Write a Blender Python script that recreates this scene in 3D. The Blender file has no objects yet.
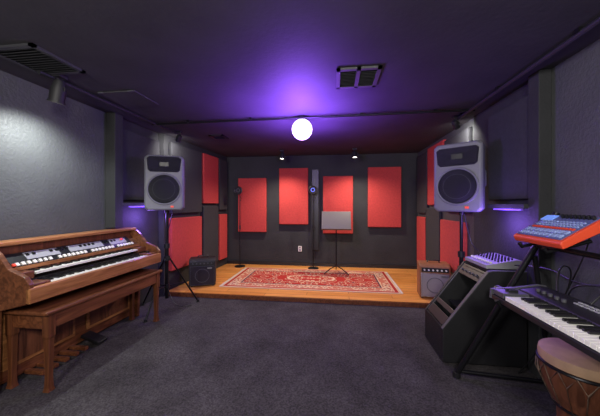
import bpy, bmesh, math
from mathutils import Vector, Matrix
S=bpy.context.scene
S.view_settings.view_transform='Standard'
COL=S.collection
R=math.radians

# ---------------------------------------------------------------- materials
def mat(name,col,rough=.6,metal=0,noise=0,nscale=20,bump=0,bscale=80,emit=None,estr=0,spec=.5):
    m=bpy.data.materials.new(name); m.use_nodes=True
    n=m.node_tree.nodes; l=m.node_tree.links; p=n['Principled BSDF']
    p.inputs['Base Color'].default_value=(*col,1); p.inputs['Roughness'].default_value=rough
    p.inputs['Metallic'].default_value=metal; p.inputs['Specular IOR Level'].default_value=spec
    tc=n.new('ShaderNodeTexCoord')
    if noise:
        t=n.new('ShaderNodeTexNoise'); t.inputs['Scale'].default_value=nscale; t.inputs['Detail'].default_value=5
        l.new(tc.outputs['Object'],t.inputs['Vector'])
        r=n.new('ShaderNodeValToRGB')
        a=[max(0,c*(1-noise)) for c in col]; b=[min(1,c*(1+noise)) for c in col]
        r.color_ramp.elements[0].position=.3; r.color_ramp.elements[1].position=.7
        r.color_ramp.elements[0].color=(*a,1); r.color_ramp.elements[1].color=(*b,1)
        l.new(t.outputs['Fac'],r.inputs['Fac']); l.new(r.outputs['Color'],p.inputs['Base Color'])
    if bump:
        t=n.new('ShaderNodeTexNoise'); t.inputs['Scale'].default_value=bscale; t.inputs['Detail'].default_value=4
        l.new(tc.outputs['Object'],t.inputs['Vector'])
        b=n.new('ShaderNodeBump'); b.inputs['Strength'].default_value=bump; b.inputs['Distance'].default_value=.02
        l.new(t.outputs['Fac'],b.inputs['Height']); l.new(b.outputs['Normal'],p.inputs['Normal'])
    if emit:
        p.inputs['Emission Color'].default_value=(*emit,1); p.inputs['Emission Strength'].default_value=estr
    return m
def wood(name,c1,c2,axis='Y',rough=.35,scale=6):
    m=bpy.data.materials.new(name); m.use_nodes=True
    n=m.node_tree.nodes; l=m.node_tree.links; p=n['Principled BSDF']; p.inputs['Roughness'].default_value=rough
    tc=n.new('ShaderNodeTexCoord'); mp=n.new('ShaderNodeMapping')
    s=[scale*3]*3; s['XYZ'.index(axis)]=scale*.25; mp.inputs['Scale'].default_value=s
    t=n.new('ShaderNodeTexNoise'); t.inputs['Scale'].default_value=1.6; t.inputs['Detail'].default_value=8; t.inputs['Distortion'].default_value=1.2
    r=n.new('ShaderNodeValToRGB'); r.color_ramp.elements[0].position=.35; r.color_ramp.elements[1].position=.68
    r.color_ramp.elements[0].color=(*c1,1); r.color_ramp.elements[1].color=(*c2,1)
    l.new(tc.outputs['Object'],mp.inputs['Vector']); l.new(mp.outputs['Vector'],t.inputs['Vector'])
    l.new(t.outputs['Fac'],r.inputs['Fac']); l.new(r.outputs['Color'],p.inputs['Base Color'])
    return m

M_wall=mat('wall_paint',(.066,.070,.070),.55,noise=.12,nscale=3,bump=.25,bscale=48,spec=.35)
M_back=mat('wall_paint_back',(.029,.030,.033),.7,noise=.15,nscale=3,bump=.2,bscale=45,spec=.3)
M_ceil=mat('ceiling_paint',(.044,.043,.048),.7,noise=.15,nscale=2.5,bump=.10,bscale=30,spec=.25)
M_red=mat('red_fabric',(.46,.045,.042),.9,noise=.12,nscale=30,bump=.15,bscale=300)
M_char=mat('charcoal_fabric',(.028,.029,.034),.85,noise=.15,nscale=30,bump=.15,bscale=300)
M_black=mat('black_plastic',(.012,.012,.014),.4)
M_blackm=mat('black_metal',(.015,.015,.018),.35,.6)
M_can=mat('black_lamp_housing',(.01,.01,.012),.6)
M_tolex=mat('black_tolex',(.008,.008,.010),.5,bump=.3,bscale=300)
M_grille=mat('speaker_grille',(.014,.014,.020),.5,.3,bump=.5,bscale=500)
M_grey=mat('grey_plastic',(.15,.15,.185),.5,noise=.05)
M_mixer=mat('mixer_grey',(.30,.30,.33),.5,noise=.05)
M_dgrey=mat('dark_grey_plastic',(.06,.06,.07),.5)
M_vent=mat('vent_paint',(.035,.035,.04),.5)
M_silver=mat('silver_metal',(.5,.5,.53),.3,.9)
M_white=mat('white_plastic',(.75,.73,.68),.35)
M_key=mat('ivory_keys',(.80,.79,.72),.25)
M_keyb=mat('ebony_keys',(.01,.01,.01),.25)
M_wood=wood('organ_walnut',(.075,.023,.009),(.19,.065,.026),'Y')
M_woodl=wood('organ_light_trim',(.22,.085,.028),(.44,.19,.07),'Y')
M_woodz=wood('walnut_legs',(.075,.023,.009),(.16,.055,.022),'Z')
M_orange=mat('orange_red_casing',(.70,.07,.025),.4)
M_bluetop=mat('dark_blue_panel',(.10,.12,.28),.4)
M_paleblue=mat('pale_blue_panel',(.28,.36,.62),.4,noise=.2,nscale=60)
M_screen=mat('lcd_screen',(.1,.2,.5),.2,emit=(.2,.35,1),estr=.6)
M_tan=mat('drum_skin',(.50,.32,.20),.6,noise=.15,nscale=12)
M_drum=wood('drum_wood',(.09,.03,.015),(.20,.07,.035),'Z')
M_rope=mat('rope',(.20,.14,.10),.9)
M_ampb=mat('tan_tolex',(.26,.10,.04),.5,noise=.15,nscale=30)
M_ampg=mat('grille_cloth',(.28,.25,.25),.8,bump=.4,bscale=250,noise=.15,nscale=150)
M_globe=mat('globe_glass',(.8,.8,.9),.4,emit=(.80,.66,1),estr=2.2)
M_lens=mat('lamp_lens',(1,.95,.9),.3,emit=(1,.92,.82),estr=12)
M_fill=mat('fill_dome_glow',(.9,.9,.9),.4,emit=(1,.95,.9),estr=3)  # glowing cover of the added fill lights behind the camera
M_blue=mat('blue_led',(.1,.15,.9),.4,emit=(.2,.25,1),estr=.5)
M_redled=mat('red_badge',(.7,.05,.03),.4,emit=(1,.1,.05),estr=.3)
M_purple=mat('purple_fill_strip',(.3,.2,.9),.4,emit=(.25,.10,.8),estr=.4)  # glow of the added purple strips under the ledges

# carpet
def carpet():
    m=bpy.data.materials.new('carpet'); m.use_nodes=True
    n=m.node_tree.nodes; l=m.node_tree.links; p=n['Principled BSDF']; p.inputs['Roughness'].default_value=.95
    p.inputs['Specular IOR Level'].default_value=.12
    tc=n.new('ShaderNodeTexCoord')
    a=n.new('ShaderNodeTexNoise'); a.inputs['Scale'].default_value=2.2; a.inputs['Detail'].default_value=6; a.inputs['Roughness'].default_value=.65
    b=n.new('ShaderNodeTexNoise'); b.inputs['Scale'].default_value=90; b.inputs['Detail'].default_value=3
    l.new(tc.outputs['Object'],a.inputs['Vector']); l.new(tc.outputs['Object'],b.inputs['Vector'])
    r=n.new('ShaderNodeValToRGB'); r.color_ramp.elements[0].position=.35; r.color_ramp.elements[1].position=.68
    r.color_ramp.elements[0].color=(.038,.034,.036,1); r.color_ramp.elements[1].color=(.072,.066,.069,1)
    l.new(a.outputs['Fac'],r.inputs['Fac'])
    r2=n.new('ShaderNodeValToRGB'); r2.color_ramp.elements[0].position=.35; r2.color_ramp.elements[1].position=.65
    r2.color_ramp.elements[0].color=(.6,.6,.6,1); r2.color_ramp.elements[1].color=(1.35,1.35,1.35,1)
    l.new(b.outputs['Fac'],r2.inputs['Fac'])
    mx=n.new('ShaderNodeMix'); mx.data_type='RGBA'; mx.blend_type='MULTIPLY'; mx.inputs[0].default_value=1
    l.new(r.outputs['Color'],mx.inputs[6]); l.new(r2.outputs['Color'],mx.inputs[7]); l.new(mx.outputs[2],p.inputs['Base Color'])
    bp=n.new('ShaderNodeBump'); bp.inputs['Strength'].default_value=.5; bp.inputs['Distance'].default_value=.01
    l.new(b.outputs['Fac'],bp.inputs['Height']); l.new(bp.outputs['Normal'],p.inputs['Normal'])
    return m
M_carpet=carpet()
def planks():
    m=bpy.data.materials.new('stage_planks'); m.use_nodes=True
    n=m.node_tree.nodes; l=m.node_tree.links; p=n['Principled BSDF']; p.inputs['Roughness'].default_value=.3
    tc=n.new('ShaderNodeTexCoord')
    br=n.new('ShaderNodeTexBrick'); br.inputs['Scale'].default_value=1; br.inputs['Brick Width'].default_value=1.2; br.inputs['Row Height'].default_value=.12
    br.inputs['Mortar Size'].default_value=.004; br.inputs['Color1'].default_value=(.68,.28,.06,1); br.inputs['Color2'].default_value=(.82,.38,.10,1); br.inputs['Mortar'].default_value=(.3,.10,.02,1)
    l.new(tc.outputs['Object'],br.inputs['Vector'])
    mp=n.new('ShaderNodeMapping'); mp.inputs['Scale'].default_value=(2,26,2)
    t=n.new('ShaderNodeTexNoise'); t.inputs['Scale'].default_value=1.5; t.inputs['Detail'].default_value=7; t.inputs['Distortion'].default_value=.8
    l.new(tc.outputs['Object'],mp.inputs['Vector']); l.new(mp.outputs['Vector'],t.inputs['Vector'])
    r=n.new('ShaderNodeValToRGB'); r.color_ramp.elements[0].position=.3; r.color_ramp.elements[1].position=.7
    r.color_ramp.elements[0].color=(.72,.68,.62,1); r.color_ramp.elements[1].color=(1.1,1.1,1.1,1)
    l.new(t.outputs['Fac'],r.inputs['Fac'])
    mx=n.new('ShaderNodeMix'); mx.data_type='RGBA'; mx.blend_type='MULTIPLY'; mx.inputs[0].default_value=1
    l.new(br.outputs['Color'],mx.inputs[6]); l.new(r.outputs['Color'],mx.inputs[7]); l.new(mx.outputs[2],p.inputs['Base Color'])
    return m
M_stage=planks()
def rugmat(hx,hy):
    m=bpy.data.materials.new('persian_rug'); m.use_nodes=True
    n=m.node_tree.nodes; l=m.node_tree.links; p=n['Principled BSDF']; p.inputs['Roughness'].default_value=.95
    p.inputs['Specular IOR Level'].default_value=.1
    tc=n.new('ShaderNodeTexCoord'); sp=n.new('ShaderNodeSeparateXYZ'); l.new(tc.outputs['Object'],sp.inputs[0])
    def mth(op,a,b=None):
        k=n.new('ShaderNodeMath'); k.operation=op
        for i,v in enumerate((a,b)):
            if v is None: continue
            if isinstance(v,(int,float)): k.inputs[i].default_value=v
            else: l.new(v,k.inputs[i])
        return k.outputs[0]
    ax=mth('ABSOLUTE',sp.outputs[0]); ay=mth('ABSOLUTE',sp.outputs[1])
    d=mth('MINIMUM',mth('SUBTRACT',hx,ax),mth('SUBTRACT',hy,ay))
    cb=n.new('ShaderNodeCombineXYZ'); l.new(ax,cb.inputs[0]); l.new(ay,cb.inputs[1])
    def ramp(fac,stops,interp='CONSTANT'):
        r=n.new('ShaderNodeValToRGB'); r.color_ramp.interpolation=interp
        e=r.color_ramp.elements
        e[0].position=stops[0][0]; e[0].color=(*stops[0][1],1); e[1].position=stops[1][0]; e[1].color=(*stops[1][1],1)
        for s in stops[2:]:
            q=e.new(s[0]); q.color=(*s[1],1)
        l.new(fac,r.inputs['Fac']); return r.outputs['Color']
    red=(.36,.03,.024); cream=(.60,.42,.28); navy=(.10,.04,.06); pink=(.46,.14,.09)
    v=n.new('ShaderNodeTexVoronoi'); v.inputs['Scale'].default_value=9; l.new(cb.outputs[0],v.inputs['Vector'])
    v2=n.new('ShaderNodeTexVoronoi'); v2.inputs['Scale'].default_value=17; l.new(cb.outputs[0],v2.inputs['Vector'])
    field=ramp(v.outputs['Distance'],[(0,cream),(.17,navy),(.24,pink),(.32,red),(.50,cream),(.58,red)])
    bord=ramp(v2.outputs['Distance'],[(0,red),(.22,navy),(.3,cream),(.6,pink)])
    def step(edge): return mth('GREATER_THAN',d,edge)
    def mix(f,a,b):
        k=n.new('ShaderNodeMix'); k.data_type='RGBA'; l.new(f,k.inputs[0])
        for i,c in ((6,a),(7,b)):
            if isinstance(c,tuple): k.inputs[i].default_value=(*c,1)
            else: l.new(c,k.inputs[i])
        return k.outputs[2]
    c=mix(step(.03),cream,red)
    c=mix(step(.075),c,cream); c=mix(step(.09),c,bord)
    c=mix(step(.22),c,cream); c=mix(step(.235),c,navy); c=mix(step(.26),c,field)
    el=mth('SQRT',mth('ADD',mth('POWER',mth('DIVIDE',ax,.42),2),mth('POWER',mth('DIVIDE',ay,.20),2)))
    c=mix(mth('LESS_THAN',el,1.0),c,cream); c=mix(mth('LESS_THAN',el,.9),c,field)
    l.new(c,p.inputs['Base Color'])
    return m

# ---------------------------------------------------------------- builders
def finish(name,bm,m,parent=None,loc=(0,0,0),rot=(0,0,0),smooth=False,bevel=0):
    bmesh.ops.recalc_face_normals(bm,faces=bm.faces)
    me=bpy.data.meshes.new(name); bm.to_mesh(me); bm.free()
    o=bpy.data.objects.new(name,me); COL.objects.link(o)
    me.materials.append(m); o.location=loc
    if isinstance(rot,(tuple,list)): o.rotation_euler=rot
    else:
        o.rotation_mode='QUATERNION'; o.rotation_quaternion=rot
    if parent: o.parent=parent
    if smooth:
        for f in me.polygons: f.use_smooth=True
        try: me.set_sharp_from_angle(angle=R(35))
        except Exception: pass
    if bevel:
        b=o.modifiers.new('bevel','BEVEL'); b.width=bevel; b.segments=2; b.limit_method='ANGLE'
    return o
def root(name,loc=(0,0,0),rz=0):
    o=bpy.data.objects.new(name,None); COL.objects.link(o); o.location=loc; o.rotation_euler=(0,0,rz); o.empty_display_size=.1
    return o
def addbox(bm,c,s):
    r=bmesh.ops.create_cube(bm,size=1)
    for v in r['verts']: v.co=Vector((v.co.x*s[0]+c[0],v.co.y*s[1]+c[1],v.co.z*s[2]+c[2]))
def box(name,c,s,m,parent=None,bevel=0,rot=(0,0,0)):
    bm=bmesh.new(); addbox(bm,(0,0,0),s); return finish(name,bm,m,parent,c,rot,bevel=bevel)
def bb(name,x0,x1,y0,y1,z0,z1,m,parent=None,bevel=0):
    return box(name,((x0+x1)/2,(y0+y1)/2,(z0+z1)/2),(x1-x0,y1-y0,z1-z0),m,parent,bevel)
def boxes(name,lst,m,parent=None,bevel=0,loc=(0,0,0),rot=(0,0,0)):
    bm=bmesh.new()
    for c,s in lst: addbox(bm,c,s)
    return finish(name,bm,m,parent,loc,rot,bevel=bevel)
def cyl(name,c,r,h,m,parent=None,rot=(0,0,0),r2=None,seg=24,bevel=0):
    bm=bmesh.new(); bmesh.ops.create_cone(bm,cap_ends=True,segments=seg,radius1=r,radius2=r if r2 is None else r2,depth=h)
    return finish(name,bm,m,parent,c,rot,smooth=True,bevel=bevel)
def lathe(name,prof,m,parent=None,loc=(0,0,0),rot=(0,0,0),seg=32):
    bm=bmesh.new(); rings=[]
    for r,z in prof:
        rings.append([bm.verts.new((max(r,1e-4)*math.cos(2*math.pi*i/seg),max(r,1e-4)*math.sin(2*math.pi*i/seg),z)) for i in range(seg)])
    for a,b in zip(rings,rings[1:]):
        for i in range(seg): bm.faces.new((a[i],a[(i+1)%seg],b[(i+1)%seg],b[i]))
    return finish(name,bm,m,parent,loc,rot,smooth=True)
def torus(name,c,R1,r,m,parent=None,rot=(0,0,0),seg=32):
    prof=[(R1+r*math.cos(a),r*math.sin(a)) for a in [i*math.pi/4 for i in range(9)]]
    return lathe(name,prof,m,parent,c,rot,seg)
def prism(name,prof,a0,a1,m,parent=None,axis='Y',bevel=0,loc=(0,0,0),rot=(0,0,0)):
    bm=bmesh.new()
    def pt(p,a):
        return (p[0],a,p[1]) if axis=='Y' else ((a,p[0],p[1]) if axis=='X' else (p[0],p[1],a))
    A=[bm.verts.new(pt(p,a0)) for p in prof]; B=[bm.verts.new(pt(p,a1)) for p in prof]
    bm.faces.new(A); bm.faces.new(B[::-1])
    k=len(prof)
    for i in range(k): bm.faces.new((A[i],B[i],B[(i+1)%k],A[(i+1)%k]))
    return finish(name,bm,m,parent,loc,rot,bevel=bevel)
def tube(name,pts,r,m,parent=None,smooth=False):
    cu=bpy.data.curves.new(name,'CURVE'); cu.dimensions='3D'; cu.bevel_depth=r; cu.bevel_resolution=3; cu.use_fill_caps=True
    if smooth:
        s=cu.splines.new('NURBS'); s.points.add(len(pts)-1)
        for q,p in zip(s.points,pts): q.co=(*p,1)
        s.use_endpoint_u=True; s.order_u=3; s.resolution_u=8
    else:
        s=cu.splines.new('POLY'); s.points.add(len(pts)-1)
        for q,p in zip(s.points,pts): q.co=(*p,1)
    o=bpy.data.objects.new(name,cu); COL.objects.link(o); cu.materials.append(m)
    if parent: o.parent=parent
    return o
def light(name,kind,loc,energy,col,parent=None,size=.1,rot=None,angle=60,blend=.6):
    d=bpy.data.lights.new(name,kind); d.energy=energy; d.color=col
    if kind=='POINT': d.shadow_soft_size=size
    if kind=='SPOT': d.shadow_soft_size=size; d.spot_size=R(angle); d.spot_blend=blend
    o=bpy.data.objects.new(name,d); COL.objects.link(o); o.location=loc
    if rot is not None: o.rotation_mode='QUATERNION'; o.rotation_quaternion=rot
    if parent: o.parent=parent
    return o

# ---------------------------------------------------------------- room
H=2.4; XL=-2.58; XR=1.66; YB=5.7; YF=-2.6; ST=.06
bb('floor',XL-.1,XR+.1,YF-.1,YB+.1,-.1,0,M_carpet)
bb('ceiling',XL-.1,XR+.1,YF-.1,YB+.1,H,H+.1,M_ceil)
bb('wall_left',XL-.1,XL,YF,YB,0,H,M_wall)
bb('wall_right',XR,XR+.1,YF,YB,0,H,M_wall)
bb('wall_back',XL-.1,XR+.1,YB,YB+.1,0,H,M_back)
bb('wall_front',XL-.1,XR+.1,YF-.1,YF,0,H,M_wall)
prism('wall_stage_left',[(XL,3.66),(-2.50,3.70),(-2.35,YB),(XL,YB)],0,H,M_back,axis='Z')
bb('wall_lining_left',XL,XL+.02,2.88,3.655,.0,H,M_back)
bb('wall_lining_right',XR-.02,XR,2.43,3.44,.0,H,M_back)
# stage platform
SF=3.74
st=root('stage_platform',(-.4,4.7,0))
sx0=-2.5+.075*(SF-3.7)+.006
prism('deck',[(sx0+.4,SF-4.7),(XR-.004+.4,SF-4.7),(XR-.004+.4,YB-.004-4.7),(-2.344+.4,YB-.004-4.7)],.0,ST,M_stage,st,'Z')
bb('front_edge',sx0+.4,XR-.004+.4,SF-4.7-.02,SF-4.7,0,ST-.006,M_wood,st)
# trims
bb('trim_1',XL,XL+.12,2.76,2.88,1.09,H,M_back,None,.005)
bb('trim_2',XL+.02,XL+.12,2.88,3.65,1.34,1.38,M_char,None,.004)
bb('trim_3',XR-.09,XR,2.31,2.43,0,H,M_back,None,.005)
bb('trim_4',XR-.12,XR-.02,2.43,2.96,1.32,1.36,M_char,None,.004)
bb('baseboard_back',-2.34,XR,YB-.02,YB,ST,ST+.07,M_black)
bb('baseboard_left',XL,XL+.015,YF,2.87,0,.09,M_black)
bb('baseboard_right',XR-.015,XR,YF,2.30,0,.09,M_black)
def purple_fill(loc,L,e):  # added strip and point light that tint the wall below purple
    o=root('added_purple_fill',loc)
    box('tube',(0,0,0),(.02,L,.015),M_purple,o,.003)
    s=1 if loc[0]<0 else -1
    light('glow','POINT',(s*.10,0,-.14),e,(.32,.16,1),o,.06)
purple_fill((XL+.09,3.25,1.33),.5,11); purple_fill((XR-.09,2.7,1.31),.4,11)

def panel(c,s,m,rz=0):
    o=box('acoustic_panel',c,s,m,None,.012,(0,0,rz)); return o
for x0,x1,z0,z1 in [(-2.075,-1.453,.77,1.93),(-1.17,-.552,.94,2.13),(-.239,.375,.76,1.95),(.676,1.33,.90,2.12)]:
    panel(((x0+x1)/2,YB-.036,(z0+z1)/2),(x1-x0,.07,z1-z0),M_red)
ang=math.atan(.075)
def lp(y0,y1,z0,z1,m):
    y=(y0+y1)/2; x=-2.5+.075*(y-3.7)+.032
    panel((x,y,(z0+z1)/2),(.06,(y1-y0)-.02,z1-z0),m,-ang)
lp(3.78,4.62,1.22,2.3,M_char); lp(4.65,5.22,1.38,2.3,M_red); lp(5.25,5.60,1.25,2.3,M_char)
lp(3.78,4.62,.35,1.15,M_red); lp(4.65,5.22,.22,1.33,M_char); lp(5.25,5.60,.22,1.16,M_red)
def rp(y0,y1,z0,z1,m,t=.05):
    panel((XR-t/2-.001,(y0+y1)/2,(z0+z1)/2),(t,(y1-y0)-.02,z1-z0),m)
rp(3.5,4.25,1.25,2.3,M_char); rp(4.26,4.98,1.35,2.33,M_red); rp(5.0,5.6,1.2,2.3,M_char)
rp(3.62,4.41,.42,1.13,M_red); rp(4.43,5.07,.22,1.3,M_char); rp(5.09,5.6,.2,1.13,M_red)
panel((XR-.046,2.75,1.835),(.05,.60,.87),M_char)
panel((XL+.046,3.27,1.84),(.05,.70,.86),M_char)

# ---------------------------------------------------------------- ceiling bits
def vent(c,sx,sy,n,m=M_vent,split=False):
    r=root('ceiling_vent',c)
    w=.03
    boxes('frame',[((0,sy/2-w/2,-.008),(sx,w,.016)),((0,-sy/2+w/2,-.008),(sx,w,.016)),((sx/2-w/2,0,-.008),(w,sy,.016)),((-sx/2+w/2,0,-.008),(w,sy,.016))]+([((0,0,-.008),(w,sy,.016))] if split else []),M_dgrey if split else m,r)
    box('backing',(0,0,-.002),(sx-.02,sy-.02,.004),M_black,r)
    bm=bmesh.new()
    for i in range(n):
        y=-sy/2+w+(i+.5)*(sy-2*w)/n
        res=bmesh.ops.create_cube(bm,size=1)
        for v in res['verts']:
            p=Vector((v.co.x*(sx-2*w),v.co.y*.018,v.co.z*.003)); p.rotate(Matrix.Rotation(R(35),3,'X')); v.co=p+Vector((0,y,-.009))
    finish('louvres',bm,m,r)
vent((-2.13,1.70,H),.38,.38,11)
vent((.185,2.26,H),.34,.34,11,M_vent,True)
vent((-1.76,3.95,H),.22,.22,5,M_black)
hatch=root('access_hatch',(-2.0,2.42,H)); box('plate',(0,0,-.006),(.38,.34,.012),M_ceil,hatch,.003); boxes('hinges',[((-.15,-.17,-.01),(.05,.02,.012)),((.15,-.17,-.01),(.05,.02,.012))],M_dgrey,hatch)

pr=root('ceiling_conduit',(0,0,0))
tube('pipe_cross',[(-2.3,3.17,2.375),(1.5,3.13,2.375)],.013,M_blackm,pr)
tube('pipe_right',[(1.45,.2,2.37),(1.45,3.4,2.37)],.02,M_can,pr)
tube('pipe_left',[(-2.25,1.8,2.375),(-2.25,3.6,2.375)],.016,M_can,pr)
boxes('clips',[((x,3.15,2.385),(.03,.04,.03)) for x in (-1.8,-1.0,.3,1.1)]+[((1.45,y,2.385),(.05,.03,.03)) for y in (1,1.8,2.6,3.3)],M_blackm,pr)

def spotlamp(loc,target,energy,r=.05,L=.15,drop=.09,ang=80,col=(1,.93,.86),lens=None,blend=.9):
    o=root('spotlight',loc)
    d=(Vector(target)-(Vector(loc)+Vector((0,0,-drop-L*.3)))).normalized()
    c=Vector((0,0,-drop-L*.35)); q=d.to_track_quat('Z','Y')
    box('mount_base',(0,0,-.012),(r*2,r*1.4,.024),M_can,o,.003)
    tube('yoke',[(0,0,-.02),(0,0,-drop*.45),tuple(c+Vector((-r*1.2,0,drop*.3))),tuple(c+Vector((-r*1.15,0,0)))],.006,M_can,o)
    tube('yoke_arm',[(0,0,-drop*.45),tuple(c+Vector((r*1.2,0,drop*.3))),tuple(c+Vector((r*1.15,0,0)))],.006,M_can,o)
    lathe('can',[(0,-L*.5),(r*.6,-L*.5),(r*.8,-L*.35),(r,-L*.1),(r,L*.5),(r*1.12,L*.5),(r*1.12,L*.42),(r*.93,L*.42),(r*.9,L*.3)],M_can,o,c,q)
    cyl('lens',tuple(c+d*L*.36),r*.88,.006,lens or M_lens,o,q)
    light('beam','SPOT',tuple(c+d*(L*.62)),energy,col,o,.03,(-d).to_track_quat('Z','Y'),ang,blend)
spotlamp((-2.22,1.92,H),(-2.48,1.98,1.35),85,.052,.18,.07,145,(.95,1,.98),None,1)
spotlamp((-2.20,3.60,H),(-2.5,3.9,2.0),20,.035,.10,.06,172,(1,.95,.9),None,1)
spotlamp((1.42,3.40,H),(1.66,3.7,2.0),20,.035,.10,.06,172,(1,.95,.9),None,1)
spotlamp((-1.0,5.1,H),(-1.1,4.8,.1),125,.045,.13,.06,150,(1,.84,.66))
spotlamp((.37,5.12,H),(.45,4.8,.1),125,.045,.13,.06,150,(1,.84,.66))

# globe lamp
g=root('ceiling_globe_lamp',(-.385,3.2,H))
cyl('canopy',(0,0,-.012),.07,.024,M_blackm,g)
s_=.92
lathe('globe',[(a*s_,b*s_) for a,b in [(0,-.135),(.05,-.125),(.095,-.095),(.125,-.05),(.135,0),(.125,.05),(.095,.095),(.05,.125),(0,.135)]],M_globe,g,(0,0,-.148))
up=Vector((0,0,-1)).to_track_quat('Z','Y')
light('uplight','SPOT',(0,-.30,-.42),190,(.25,.07,1),g,.15,up,168,.6)
light('uplight_back','SPOT',(0,.34,-.42),85,(.25,.07,1),g,.15,up,168,.6)
light('globe_glow','POINT',(0,-.1,-.42),46,(.36,.17,1),g,.15)

# added fill lights, unseen behind the camera, shaped as ceiling domes
for x,y,e in ((-1.1,-.6,165),(.4,-.6,165)):
    d=root('added_fill_lamp',(x,y,H))
    lathe('dome',[(0,-.09),(.08,-.082),(.14,-.05),(.17,0)],M_fill,d)
    light('fill_light','POINT',(0,0,-.35),e,(1,.95,.90),d,.22)

# ---------------------------------------------------------------- organ
og=root('electric_organ',(XL,1.6,0))
W=1.42
cheek=[(.03,0),(.22,0),(.24,.6),(.47,.66),(.50,.70),(.50,.80),(.46,.85),(.33,.90),(.25,1.0),(.19,1.05),(.03,1.05)]
prism('side_left',cheek,0,.035,M_wood,og,bevel=.006); prism('side_right',cheek,W-.035,W,M_wood,og,bevel=.006)
bb('key_bed',.14,.485,.035,W-.035,.665,.735,M_wood,og)
bb('front_rail',.47,.505,.0,W,.665,.775,M_woodl,og,.008)
bb('lower_cabinet',.03,.15,.035,W-.035,.03,.67,M_wood,og)
boxes('lower_grille_frame',[((.156,.37,.34),(.012,.56,.44)),((.156,1.05,.34),(.012,.56,.44))],M_woodl,og,.003)
boxes('lower_grille',[((.165,.37,.34),(.006,.50,.38)),((.165,1.05,.34),(.006,.50,.38))],M_drum,og)
bb('back_board',.03,.06,.035,W-.035,.6,1.05,M_wood,og)
bb('top_lid',.02,.17,-.01,W+.01,1.045,1.075,M_woodl,og,.006)
bb('manual_step',.14,.345,.035,W-.035,.73,.80,M_keyb,og)
for n_,y0,y1 in (('cheek_block',.035,.17),('cheek_block',W-.17,W-.035)):
    bb(n_,.33,.472,y0,y1,.735,.79,M_wood,og,.004)
    bb(n_+'_upper',.23,.33,y0,y1,.80,.855,M_wood,og,.004)
def keys(parent,x0,x1,y0,y1,z,n=44,off=0,th=.016):
    w=(y1-y0)/n
    boxes('white_keys',[(((x0+x1)/2,y0+(i+.5)*w,z),(x1-x0,w-.0018,th)) for i in range(n)],M_key,parent)
    L=(x1-x0)*.62
    boxes('black_keys',[((x0+L/2,y0+(i+1)*w,z+th/2+.005),(L,w*.55,.012)) for i in range(n-1) if (i+off)%7 not in (2,6)],M_keyb,parent)
keys(og,.345,.465,.18,W-.18,.765)
keys(og,.235,.335,.18,W-.18,.835)
prism('control_panel',[(.06,.80),(.235,.80),(.235,.875),(.12,.985),(.12,1.045),(.06,1.045)],.036,W-.036,M_woodz,og)
prism('panel_trim',[(.232,.86),(.245,.86),(.245,.885),(.232,.885)],.036,W-.036,M_woodl,og)
sl=math.atan2(.11,.115)
def slopeboxes(name,lst,m):
    bm=bmesh.new()
    for t,y,(a,b,c) in lst:
        res=bmesh.ops.create_cube(bm,size=1)
        for v in res['verts']:
            p=Vector((v.co.x*a,v.co.y*b,v.co.z*c)); p.rotate(Matrix.Rotation(sl,3,'Y'))
            v.co=p+Vector((.235-.115*t,y,.875+.11*t))+Vector((math.sin(sl),0,math.cos(sl)))*(c/2)
    finish(name,bm,m,og)
slopeboxes('panel_plates',[(.5,.71,(.13,1.2,.004))],M_black)
slopeboxes('panel_inserts',[(.62,.36,(.07,.26,.007)),(.62,.76,(.07,.36,.007)),(.62,1.14,(.07,.22,.007))],M_mixer)
slopeboxes('stop_tabs',[(.2,.14+.04*i,(.028,.022,.014)) for i in range(30) if i%8!=7],M_white)
slopeboxes('stop_tabs_dark',[(.7,.25+.045*i,(.022,.022,.014)) for i in range(22) if i%6 not in (2,3)],M_keyb)
slopeboxes('red_tabs',[(.2,.12,(.02,.02,.014)),(.7,1.2,(.02,.03,.016))],M_redled)
cyl('power_knob',(.4,W-.1,.80),.018,.02,M_black,og)
box('expression_pedal',(.26,.75,.06),(.2,.1,.03),M_black,og,.004,(0,.3,0))
boxes('bass_pedals',[((.24,.25+.09*i,.035),(.17,.035,.03)) for i in range(5)],M_wood,og,.003)

# bench
bn=root('organ_bench',(-2.215,2.31,0))
box('seat',(0,0,.575),(.40,1.30,.03),M_wood,bn,.01)
boxes('apron',[((.165,0,.505),(.018,1.16,.11)),((-.165,0,.505),(.018,1.16,.11)),((0,.60,.505),(.33,.018,.11)),((0,-.60,.505),(.33,.018,.11))],M_wood,bn,.002)
i=0
for sx in (-1,1):
    for sy in (-1,1):
        i+=1
        bm=bmesh.new()
        zs=[(.56,.027),(.40,.027),(.38,.022),(.10,.017),(.03,.02),(0,.026)]
        rings=[]
        for z,h in zs: rings.append([bm.verts.new((a*h,b*h,z)) for a,b in ((-1,-1),(1,-1),(1,1),(-1,1))])
        for a,b in zip(rings,rings[1:]):
            for k in range(4): bm.faces.new((a[k],a[(k+1)%4],b[(k+1)%4],b[k]))
        bm.faces.new(rings[0]); bm.faces.new(rings[-1])
        finish('leg_%d'%i,bm,M_woodz,bn,(sx*.155,sy*.595,0),bevel=.003)

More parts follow.
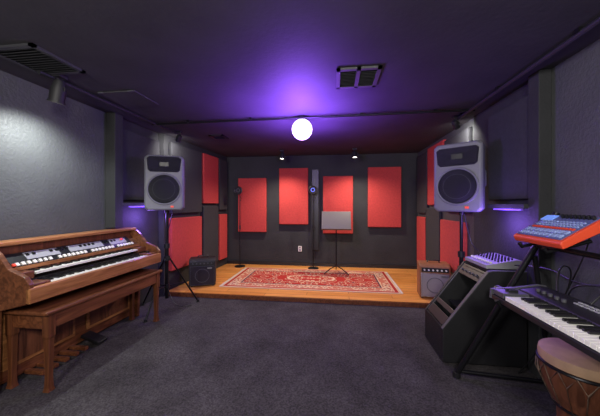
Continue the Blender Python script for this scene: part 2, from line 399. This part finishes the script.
# ---------------------------------------------------------------- PA speakers
def pa_speaker(loc,rz,hgt=.69,feet=(90,210,330),legr=.42,zb=1.285):
    o=root('pa_speaker',(loc[0],loc[1],0),rz)
    bm=bmesh.new()
    def ring(y,w,zb_,zt,c):
        pts=[(-w+c,zb_),(w-c,zb_),(w,zb_+c),(w,zt-c),(w-c,zt),(-w+c,zt),(-w,zt-c),(-w,zb_+c)]
        return [bm.verts.new((p[0],y,p[1])) for p in pts]
    zt=zb+hgt
    rs=[ring(-.205,.205,zb+.012,zt-.010,.03),ring(-.19,.225,zb,zt,.035),ring(-.10,.225,zb,zt,.035),ring(.04,.18,zb+.01,zt-.02,.04),ring(.12,.11,zb+.05,zt-.10,.04),ring(.14,.09,zb+.07,zt-.13,.03)]
    for a,b in zip(rs,rs[1:]):
        for k in range(8): bm.faces.new((a[k],a[(k+1)%8],b[(k+1)%8],b[k]))
    bm.faces.new(rs[0]); bm.faces.new(rs[-1])
    finish('cabinet',bm,M_grey,o,bevel=.008)
    cz=zb+.26; f=R(90)
    torus('woofer_ring',(0,-.208,cz),.186,.012,M_grey,o,(f,0,0))
    lathe('woofer_grille',[(.182,0),(.170,.010),(.10,.020),(0,.024)],M_grille,o,(0,-.206,cz),(f,0,0))
    torus('woofer_surround',(0,-.218,cz),.125,.005,M_dgrey,o,(f,0,0))
    hz=zb+.568
    bm=bmesh.new()
    def rr(y,w,h): return [bm.verts.new((a*w*(1.0 if b>0 else .93),y,hz+b*h)) for a,b in ((-1,-.75),(-.85,-1),(.85,-1),(1,-.75),(1,.75),(.85,1),(-.85,1),(-1,.75))]
    r_=[rr(-.206,.195,.095),rr(-.225,.190,.088),rr(-.224,.178,.078),rr(-.2075,.06,.03)]
    for a,b in zip(r_,r_[1:]):
        for k in range(8): bm.faces.new((a[k],a[(k+1)%8],b[(k+1)%8],b[k]))
    bm.faces.new(r_[-1])
    finish('horn_flare',bm,M_grille,o)
    box('horn_shade_plate',(0,-.209,hz),(.10,.004,.05),M_black,o)  # black plate, the shade of the horn recess put in as colour
    box('badge',(.09,-.209,zb+.045),(.035,.006,.022),M_redled,o,.002)
    for s in (-1,1):
        tube('handle',[(s*.19,.03,zb+.25),(s*.212,.02,zb+.28),(s*.212,.02,zb+.42),(s*.19,.03,zb+.45)],.010,M_dgrey,o)
    cyl('pole_socket',(0,-.02,zb-.01),.03,.05,M_black,o)
    cyl('pole_upper',(0,-.02,(zb+.7)/2),.0165,zb-.7,M_blackm,o)
    cyl('pole_lower',(0,-.02,.47),.021,.66,M_blackm,o)
    cyl('clamp',(0,-.02,.82),.034,.06,M_black,o); cyl('hub',(0,-.02,.66),.036,.06,M_black,o); cyl('hub_low',(0,-.02,.30),.032,.05,M_black,o)
    for k,a in enumerate(feet):
        a=R(a)-rz; dx,dy=math.cos(a),math.sin(a)
        tube('leg_%d'%(k+1),[(dx*.03,-.02+dy*.03,.66),(dx*legr,-.02+dy*legr,.014)],.011,M_blackm,o)
        tube('brace_%d'%(k+1),[(dx*.03,-.02+dy*.03,.30),(dx*legr*.55,-.02+dy*legr*.55,.31)],.007,M_blackm,o)
        cyl('foot_%d'%(k+1),(dx*legr,-.02+dy*legr,.016),.018,.03,M_black,o)
    return o
pa_speaker((-2.17,3.28),R(24),.68,(48,170,270),.40)
pa_speaker((1.365,3.12),R(-36),.71,(70,178,358),.23,zb=1.28)

# ---------------------------------------------------------------- amplifiers
def amp(name,loc,rz,w,h,d,body,cloth,face):
    o=root(name,loc,rz)
    prism('cabinet',[(-d/2,0.012),(d/2,0.012),(d/2,h),(-d/2+.05,h),(-d/2,h*.92)],-w/2,w/2,body,o,'X',.012)
    box('grille_cloth',(0,-d/2-.003,h*.40),(w-.05,.012,h*.64),cloth,o,.004)
    tube('piping',[(-w/2+.02,-d/2-.008,h*.07),(w/2-.02,-d/2-.008,h*.07),(w/2-.02,-d/2-.008,h*.735),(-w/2+.02,-d/2-.008,h*.735),(-w/2+.02,-d/2-.008,h*.07)],.003,M_dgrey if body is M_tolex else M_silver,o)
    box('control_face',(0,-d/2-.002,h*.83),(w-.05,.01,h*.12),face,o,.002)
    for i in range(6):
        cyl('knob',(-w/2+.06+i*(w-.12)/5,-d/2-.014,h*.83),.011,.018,M_white if body is M_ampb else M_dgrey,o,(R(90),0,0),seg=12)
    torus('speaker_ring',(0,-d/2-.01,h*.40),min(w,h)*.26,.004,M_dgrey,o,(R(90),0,0))
    tube('handle',[(-.08,0,h-.005),(-.07,0,h+.03),(.07,0,h+.03),(.08,0,h-.005)],.009,M_black,o)
    boxes('feet',[((a*(w/2-.04),b*(d/2-.04),.006),(.03,.03,.012)) for a in(-1,1) for b in (-1,1)],M_black,o)
    box('logo_plate',(w*.28,-d/2-.011,h*.66),(.07,.004,.02),M_silver,o)
amp('guitar_amplifier',(-2.12,4.15,ST),R(22),.40,.44,.25,M_tolex,M_grille,M_black)
amp('guitar_amplifier',(1.38,4.02,ST),R(-8),.39,.48,.25,M_ampb,M_ampg,M_black)

# ---------------------------------------------------------------- mic stands
def mic(name,loc,h,ring):
    o=root(name,loc)
    lathe('base',[(0,0),(.11,0),(.11,.01),(.10,.018),(.02,.024),(0,.024)],M_blackm,o)
    cyl('pole',(0,0,h/2),.009,h-.02,M_blackm,o); cyl('clutch',(0,0,h*.55),.017,.08,M_black,o)
    tube('gooseneck',[(0,0,h-.02),(0,-.02,h+.03),(0,-.05,h+.06)],.008,M_black,o)
    lathe('mic_body',[(0,-.09),(.024,-.088),(.026,-.02),(.028,0),(.030,.02),(.028,.06),(.015,.078),(0,.082)],M_dgrey,o,(0,-.05,h+.10))
    torus('shock_mount',(0,-.05,h+.08),.045,.006,M_blackm,o)
    torus('pop_filter_ring',(0,-.11,h+.09),.078,.011,M_black,o,(R(90),0,0))
    cyl('pop_filter_mesh',(0,-.11,h+.09),.078,.004,M_grille,o,(R(90),0,0))
    torus('pop_filter_inner',(0,-.114,h+.09),.035,.007,ring,o,(R(90),0,0))
    tube('pop_filter_arm',[(0,0,h*.9),(.05,-.06,h*.95),(.02,-.105,h+.02)],.004,M_blackm,o)
mic('microphone_stand',(-1.97,5.46,ST),1.50,M_dgrey)
mic('microphone_stand',(-.43,5.48,ST),1.50,M_blue)
fs=box('foam_strip',(-.40,YB-.031,1.25),(.15,.06,1.7),M_black,None,.01)

# music stand
ms=root('music_stand',(.03,5.1,ST+.012))
cyl('pole',(0,0,.48),.011,.76,M_blackm,ms); cyl('clutch',(0,0,.62),.018,.06,M_black,ms)
for k,a in enumerate((90,210,330)):
    a=R(a); tube('leg_%d'%(k+1),[(0,0,.14),(math.cos(a)*.12,math.sin(a)*.12,.10),(math.cos(a)*.26,math.sin(a)*.26,.012)],.009,M_blackm,ms)
M_desk=mat('music_desk_metal',(.13,.12,.125),.45,.2)
dk=root('desk',(0,-.03,.96)); dk.parent=ms; dk.rotation_euler=(R(-28),0,0)
box('desk_plate',(0,0,.03),(.54,.006,.38),M_desk,dk,.002); box('desk_lip',(0,-.03,-.16),(.54,.06,.006),M_desk,dk); box('desk_bracket',(0,.02,0),(.06,.03,.08),M_black,dk)

# outlet
ow=root('wall_outlet',(-.73,YB,.42)); box('plate',(0,-.005,0),(.075,.008,.115),M_white,ow,.002); boxes('sockets',[((0,-.010,.025),(.03,.004,.03)),((0,-.010,-.025),(.03,.004,.03))],M_dgrey,ow)

# rug
rug=box('persian_rug',(-.41,4.70,ST+.007),(2.74,1.30,.012),rugmat(1.37,.65),None,.003)
fr=boxes('fringe',[((s*1.385,-.62+i*.0365,0),(.03,.018,.006)) for s in (-1,1) for i in range(35)],M_white,rug)

# ---------------------------------------------------------------- slanted rack + mixer
rk=root('equipment_rack',(0,0,0))
RY0,RY1=2.42,2.88
prof=[(.91,.02),(1.56,.02),(1.56,.80),(1.31,.80),(1.27,.79),(.91,.30)]
prism('side_front',prof,RY0,RY0+.03,M_tolex,rk,bevel=.004); prism('side_rear',prof,RY1-.03,RY1,M_tolex,rk,bevel=.004)
bb('bottom',.92,1.55,RY0+.03,RY1-.03,.03,.05,M_tolex,rk); bb('back',1.53,1.56,RY0+.03,RY1-.03,.05,.79,M_tolex,rk); bb('top',1.29,1.56,RY0+.03,RY1-.03,.78,.80,M_tolex,rk)
bb('front_lip',.91,.93,RY0+.03,RY1-.03,.02,.30,M_tolex,rk)
p0=Vector((.91,0,.30)); dv=Vector((.36,0,.49)); sa=math.atan2(dv.z,dv.x)
dirv=dv.normalized(); nor=Vector((-dv.z,0,dv.x)).normalized()
def onface(t,y0,y1,th,hh,m,name,depth=0):
    c=p0+dirv*t-nor*depth
    box(name,(c.x,(y0+y1)/2,c.z),(hh,y1-y0,th),m,rk,.002,(0,-sa,0))
onface(.31,RY0+.035,RY0+.045,.01,.58,M_dgrey,'rail_front',.01); onface(.31,RY1-.045,RY1-.035,.01,.58,M_dgrey,'rail_rear',.01)
for t,hh,m in ((.06,.085,M_black),(.16,.04,M_black),(.535,.085,M_black),(.59,.02,M_black)):
    onface(t,RY0+.05,RY1-.05,.02,hh,m,'rack_unit',.012)
for i in range(5):
    c=p0+dirv*.535+nor*.006
    cyl('rack_knob',(c.x,RY0+.10+i*.065,c.z),.010,.02,M_dgrey,rk,(0,-R(57),0),seg=12)
bb('inner_shelf',1.12,1.53,RY0+.03,RY1-.03,.40,.415,M_black,rk)
prism('edge_trim',[(.904,.30),(.91,.30),(1.27,.79),(1.31,.80),(1.56,.80),(1.56,.805),(1.305,.805),(1.265,.795)],RY0-.002,RY0+.032,M_dgrey,rk)
boxes('casters',[((x,y,.012),(.05,.03,.024)) for x in (.98,1.50) for y in (RY0+.05,RY1-.05)],M_black,rk)

mx=root('audio_mixer',(1.42,2.67,.807))
prism('chassis',[(-.14,.0),(.14,.0),(.14,.075),(.10,.08),(-.14,.03)],-.19,.19,M_mixer,mx,bevel=.004)
bm=bmesh.new()
def mixpart(x,y,s):
    z=.03+(x+.14)/.24*.05
    addbox(bm,(x,y,z+s[2]/2),s)
for j in range(8):
    for i in range(5): mixpart(-.03+i*.027,-.16+j*.045,(.012,.012,.014))
finish('knobs',bm,M_black,mx)
bm=bmesh.new()
for j in range(8): mixpart(-.09,-.16+j*.045,(.02,.01,.014))
finish('faders',bm,M_white,mx)
bm=bmesh.new()
for j in range(8): mixpart(-.085,-.16+j*.045,(.08,.003,.002))
finish('fader_slots',bm,M_black,mx)

# ---------------------------------------------------------------- keyboard stand + synth + sampler
ks=root('keyboard_stand',(0,0,0))
tube('post_rear',[(.95,2.26,.02),(1.46,1.99,1.30)],.02,M_blackm,ks)
tube('post_near',[(.95,.50,.02),(1.46,.78,1.30)],.02,M_blackm,ks)
tube('brace_rear',[(1.36,2.04,1.0),(1.58,2.2,.02)],.016,M_blackm,ks)
tube('brace_near',[(1.36,.72,1.0),(1.58,.6,.02)],.016,M_blackm,ks)
tube('crossbar_low',[(1.235,2.11,.725),(1.235,.67,.725)],.016,M_blackm,ks)
tube('crossbar_high',[(1.37,2.035,1.08),(1.37,.73,1.08)],.016,M_blackm,ks)
tube('base_bar',[(.955,2.256,.05),(1.57,2.195,.05)],.014,M_blackm,ks)
for y in (1.05,1.75):
    tube('arm_low',[(1.32,y,.75),(.98,y,.75),(.96,y,.78)],.012,M_blackm,ks)
for y in (1.68,1.88):
    tube('arm_high',[(1.40,y,1.15),(1.18,y,1.085),(1.165,y,1.11)],.011,M_blackm,ks)
cyl('foot',(.95,2.26,.02),.028,.04,M_black,ks); cyl('foot',(1.58,2.2,.02),.028,.04,M_black,ks)
cyl('foot',(.95,.50,.02),.028,.04,M_black,ks); cyl('foot',(1.58,.6,.02),.028,.04,M_black,ks)
cyl('clamp_knob',(1.20,2.15,.725),.03,.05,M_black,ks,(R(90),0,0))

sy=root('synthesizer_keyboard',(.975,.77,.765))
prism('body',[(0,0),(.31,0),(.31,.085),(.27,.09),(.155,.068),(.15,.03),(0,.03)],0,1.06,M_black,sy,bevel=.004)
prism('end_cap',[(-.005,0),(.315,0),(.315,.09),(.27,.096),(.15,.074),(.0,.06)],1.06,1.08,M_dgrey,sy,bevel=.004)
prism('end_cap',[(-.005,0),(.315,0),(.315,.09),(.27,.096),(.15,.074),(.0,.06)],-.02,0,M_dgrey,sy,bevel=.004)
w=.9/36
boxes('white_keys',[((.078,.03+(i+.5)*w,.045),(.148,w-.002,.022)) for i in range(36)],M_key,sy,.001)
boxes('black_keys',[((.105,.03+(i+1)*w,.061),(.092,w*.52,.014)) for i in range(35) if i%7 not in (2,6)],M_keyb,sy,.001)
box('wheel_block',(.075,1.0,.05),(.14,.10,.03),M_dgrey,sy,.003); boxes('mod_wheels',[((.08,.985,.07),(.05,.012,.02)),((.08,1.015,.07),(.05,.012,.02))],M_black,sy,.003)
def sz(x): return .068+(x-.155)/.115*.022
for i in range(9): cyl('knob',(.20,.25+i*.035,sz(.2)+.008),.009,.016,M_dgrey if i%2 else M_silver,sy,seg=12)
for i in range(5): cyl('knob',(.21,.80+i*.045,sz(.21)+.008),.011,.016,M_dgrey,sy,seg=12)
boxes('buttons',[((.235+.02*(i%2),.62+.028*(i//2),sz(.24+.02*(i%2))+.003),(.010,.018,.006)) for i in range(12)],M_mixer,sy)
box('display',(.215,.52,sz(.215)+.003),(.05,.12,.004),M_screen,sy,0,(0,-.19,0))

sm=root('groove_sampler',(1.19,1.58,1.115))
sm.rotation_euler=(0,-R(27),0)
prism('casing',[(0,0),(.27,0),(.27,.05),(.25,.06),(.01,.04),(0,.03)],0,.38,M_orange,sm,bevel=.005)
prism('top_plate',[(.022,.042),(.248,.0605),(.248,.0645),(.022,.046)],.018,.362,M_bluetop,sm)
def tz(x): return .045+(x-.012)/.236*.0195
boxes('pads',[((.045+.036*i,.045+.036*j,tz(.045+.036*i)+.004),(.028,.028,.01)) for i in range(2) for j in range(9)],M_paleblue,sm,.002)
boxes('red_keys',[((.115,.04+.022*j,tz(.115)+.003),(.014,.014,.008)) for j in range(14)],M_orange,sm)
boxes('buttons',[((.14+.02*i,.04+.022*j,tz(.14+.02*i)+.003),(.008,.012,.008)) for i in range(3) for j in range(14)],M_paleblue,sm)
for j in range(8): cyl('knob',(.225,.03+.028*j,tz(.225)+.010),.009,.022,M_black,sm,seg=12)
box('display',(.215,.32,tz(.215)+.003),(.05,.09,.005),M_screen,sm,0,(0,-.08,0))

# cables
cb=root('audio_cables',(0,0,0))
tube('cable_1',[(1.25,1.7,.86),(1.32,1.8,1.0),(1.5,1.9,.95),(1.55,2.1,.6),(1.5,2.25,.2),(1.45,2.35,.012)],.005,M_black,cb,True)
tube('cable_2',[(1.25,1.5,.86),(1.4,1.5,1.02),(1.52,1.7,.9),(1.5,1.9,.85),(1.56,2.2,.9),(1.5,2.5,.84)],.005,M_black,cb,True)
tube('cable_3',[(1.40,1.75,1.24),(1.5,1.8,1.3),(1.58,1.9,1.1),(1.58,2.1,.7),(1.55,2.25,.3)],.005,M_black,cb,True)
tube('cable_4',[(1.38,3.1,1.27),(1.42,3.1,1.0),(1.47,3.0,.85),(1.47,2.84,.86)],.005,M_black,cb,True)
tube('cable_5',[(-2.1,3.3,1.27),(-2.25,3.35,.9),(-2.2,3.3,.3),(-2.0,3.2,.012),(-1.9,3.4,.012)],.005,M_black,cb,True)
tube('cable_6',[(1.25,1.35,.86),(1.36,1.4,.93),(1.45,1.6,.92),(1.36,1.8,.88),(1.5,1.95,.7)],.005,M_black,cb,True)

# djembe
dj=root('djembe_drum',(1.355,1.67,0))
lathe('shell',[(0,0),(.14,0),(.135,.04),(.105,.14),(.11,.22),(.165,.33),(.185,.42),(.185,.51),(.175,.525)],M_drum,dj)
lathe('skin',[(.188,.48),(.19,.51),(.186,.53),(.16,.536),(0,.536)],M_tan,dj)
torus('rim_ring',(0,0,.47),.19,.009,M_blackm,dj); torus('lower_ring',(0,0,.24),.125,.008,M_blackm,dj)
N=16; pts=[]
for i in range(N+1):
    a=2*math.pi*i/N; pts.append((.195*math.cos(a),.195*math.sin(a),.465))
    b=a+math.pi/N; pts.append((.198*math.cos(b),.198*math.sin(b),.40)); pts.append((.132*math.cos(b),.132*math.sin(b),.25)); pts.append((.198*math.cos(b),.198*math.sin(b),.40))
tube('ropes',pts,.003,M_rope,dj)

# ---------------------------------------------------------------- world + camera
wd=bpy.data.worlds.new('World'); S.world=wd; wd.use_nodes=True
wd.node_tree.nodes['Background'].inputs[0].default_value=(.02,.02,.03,1)
cam=bpy.data.cameras.new('camera'); co=bpy.data.objects.new('camera',cam); COL.objects.link(co)
co.location=(0,0,1.35); co.rotation_euler=(R(90),0,R(7.3)); cam.lens=16.2; cam.sensor_width=36; cam.shift_y=-.005; cam.clip_start=.05
S.camera=co
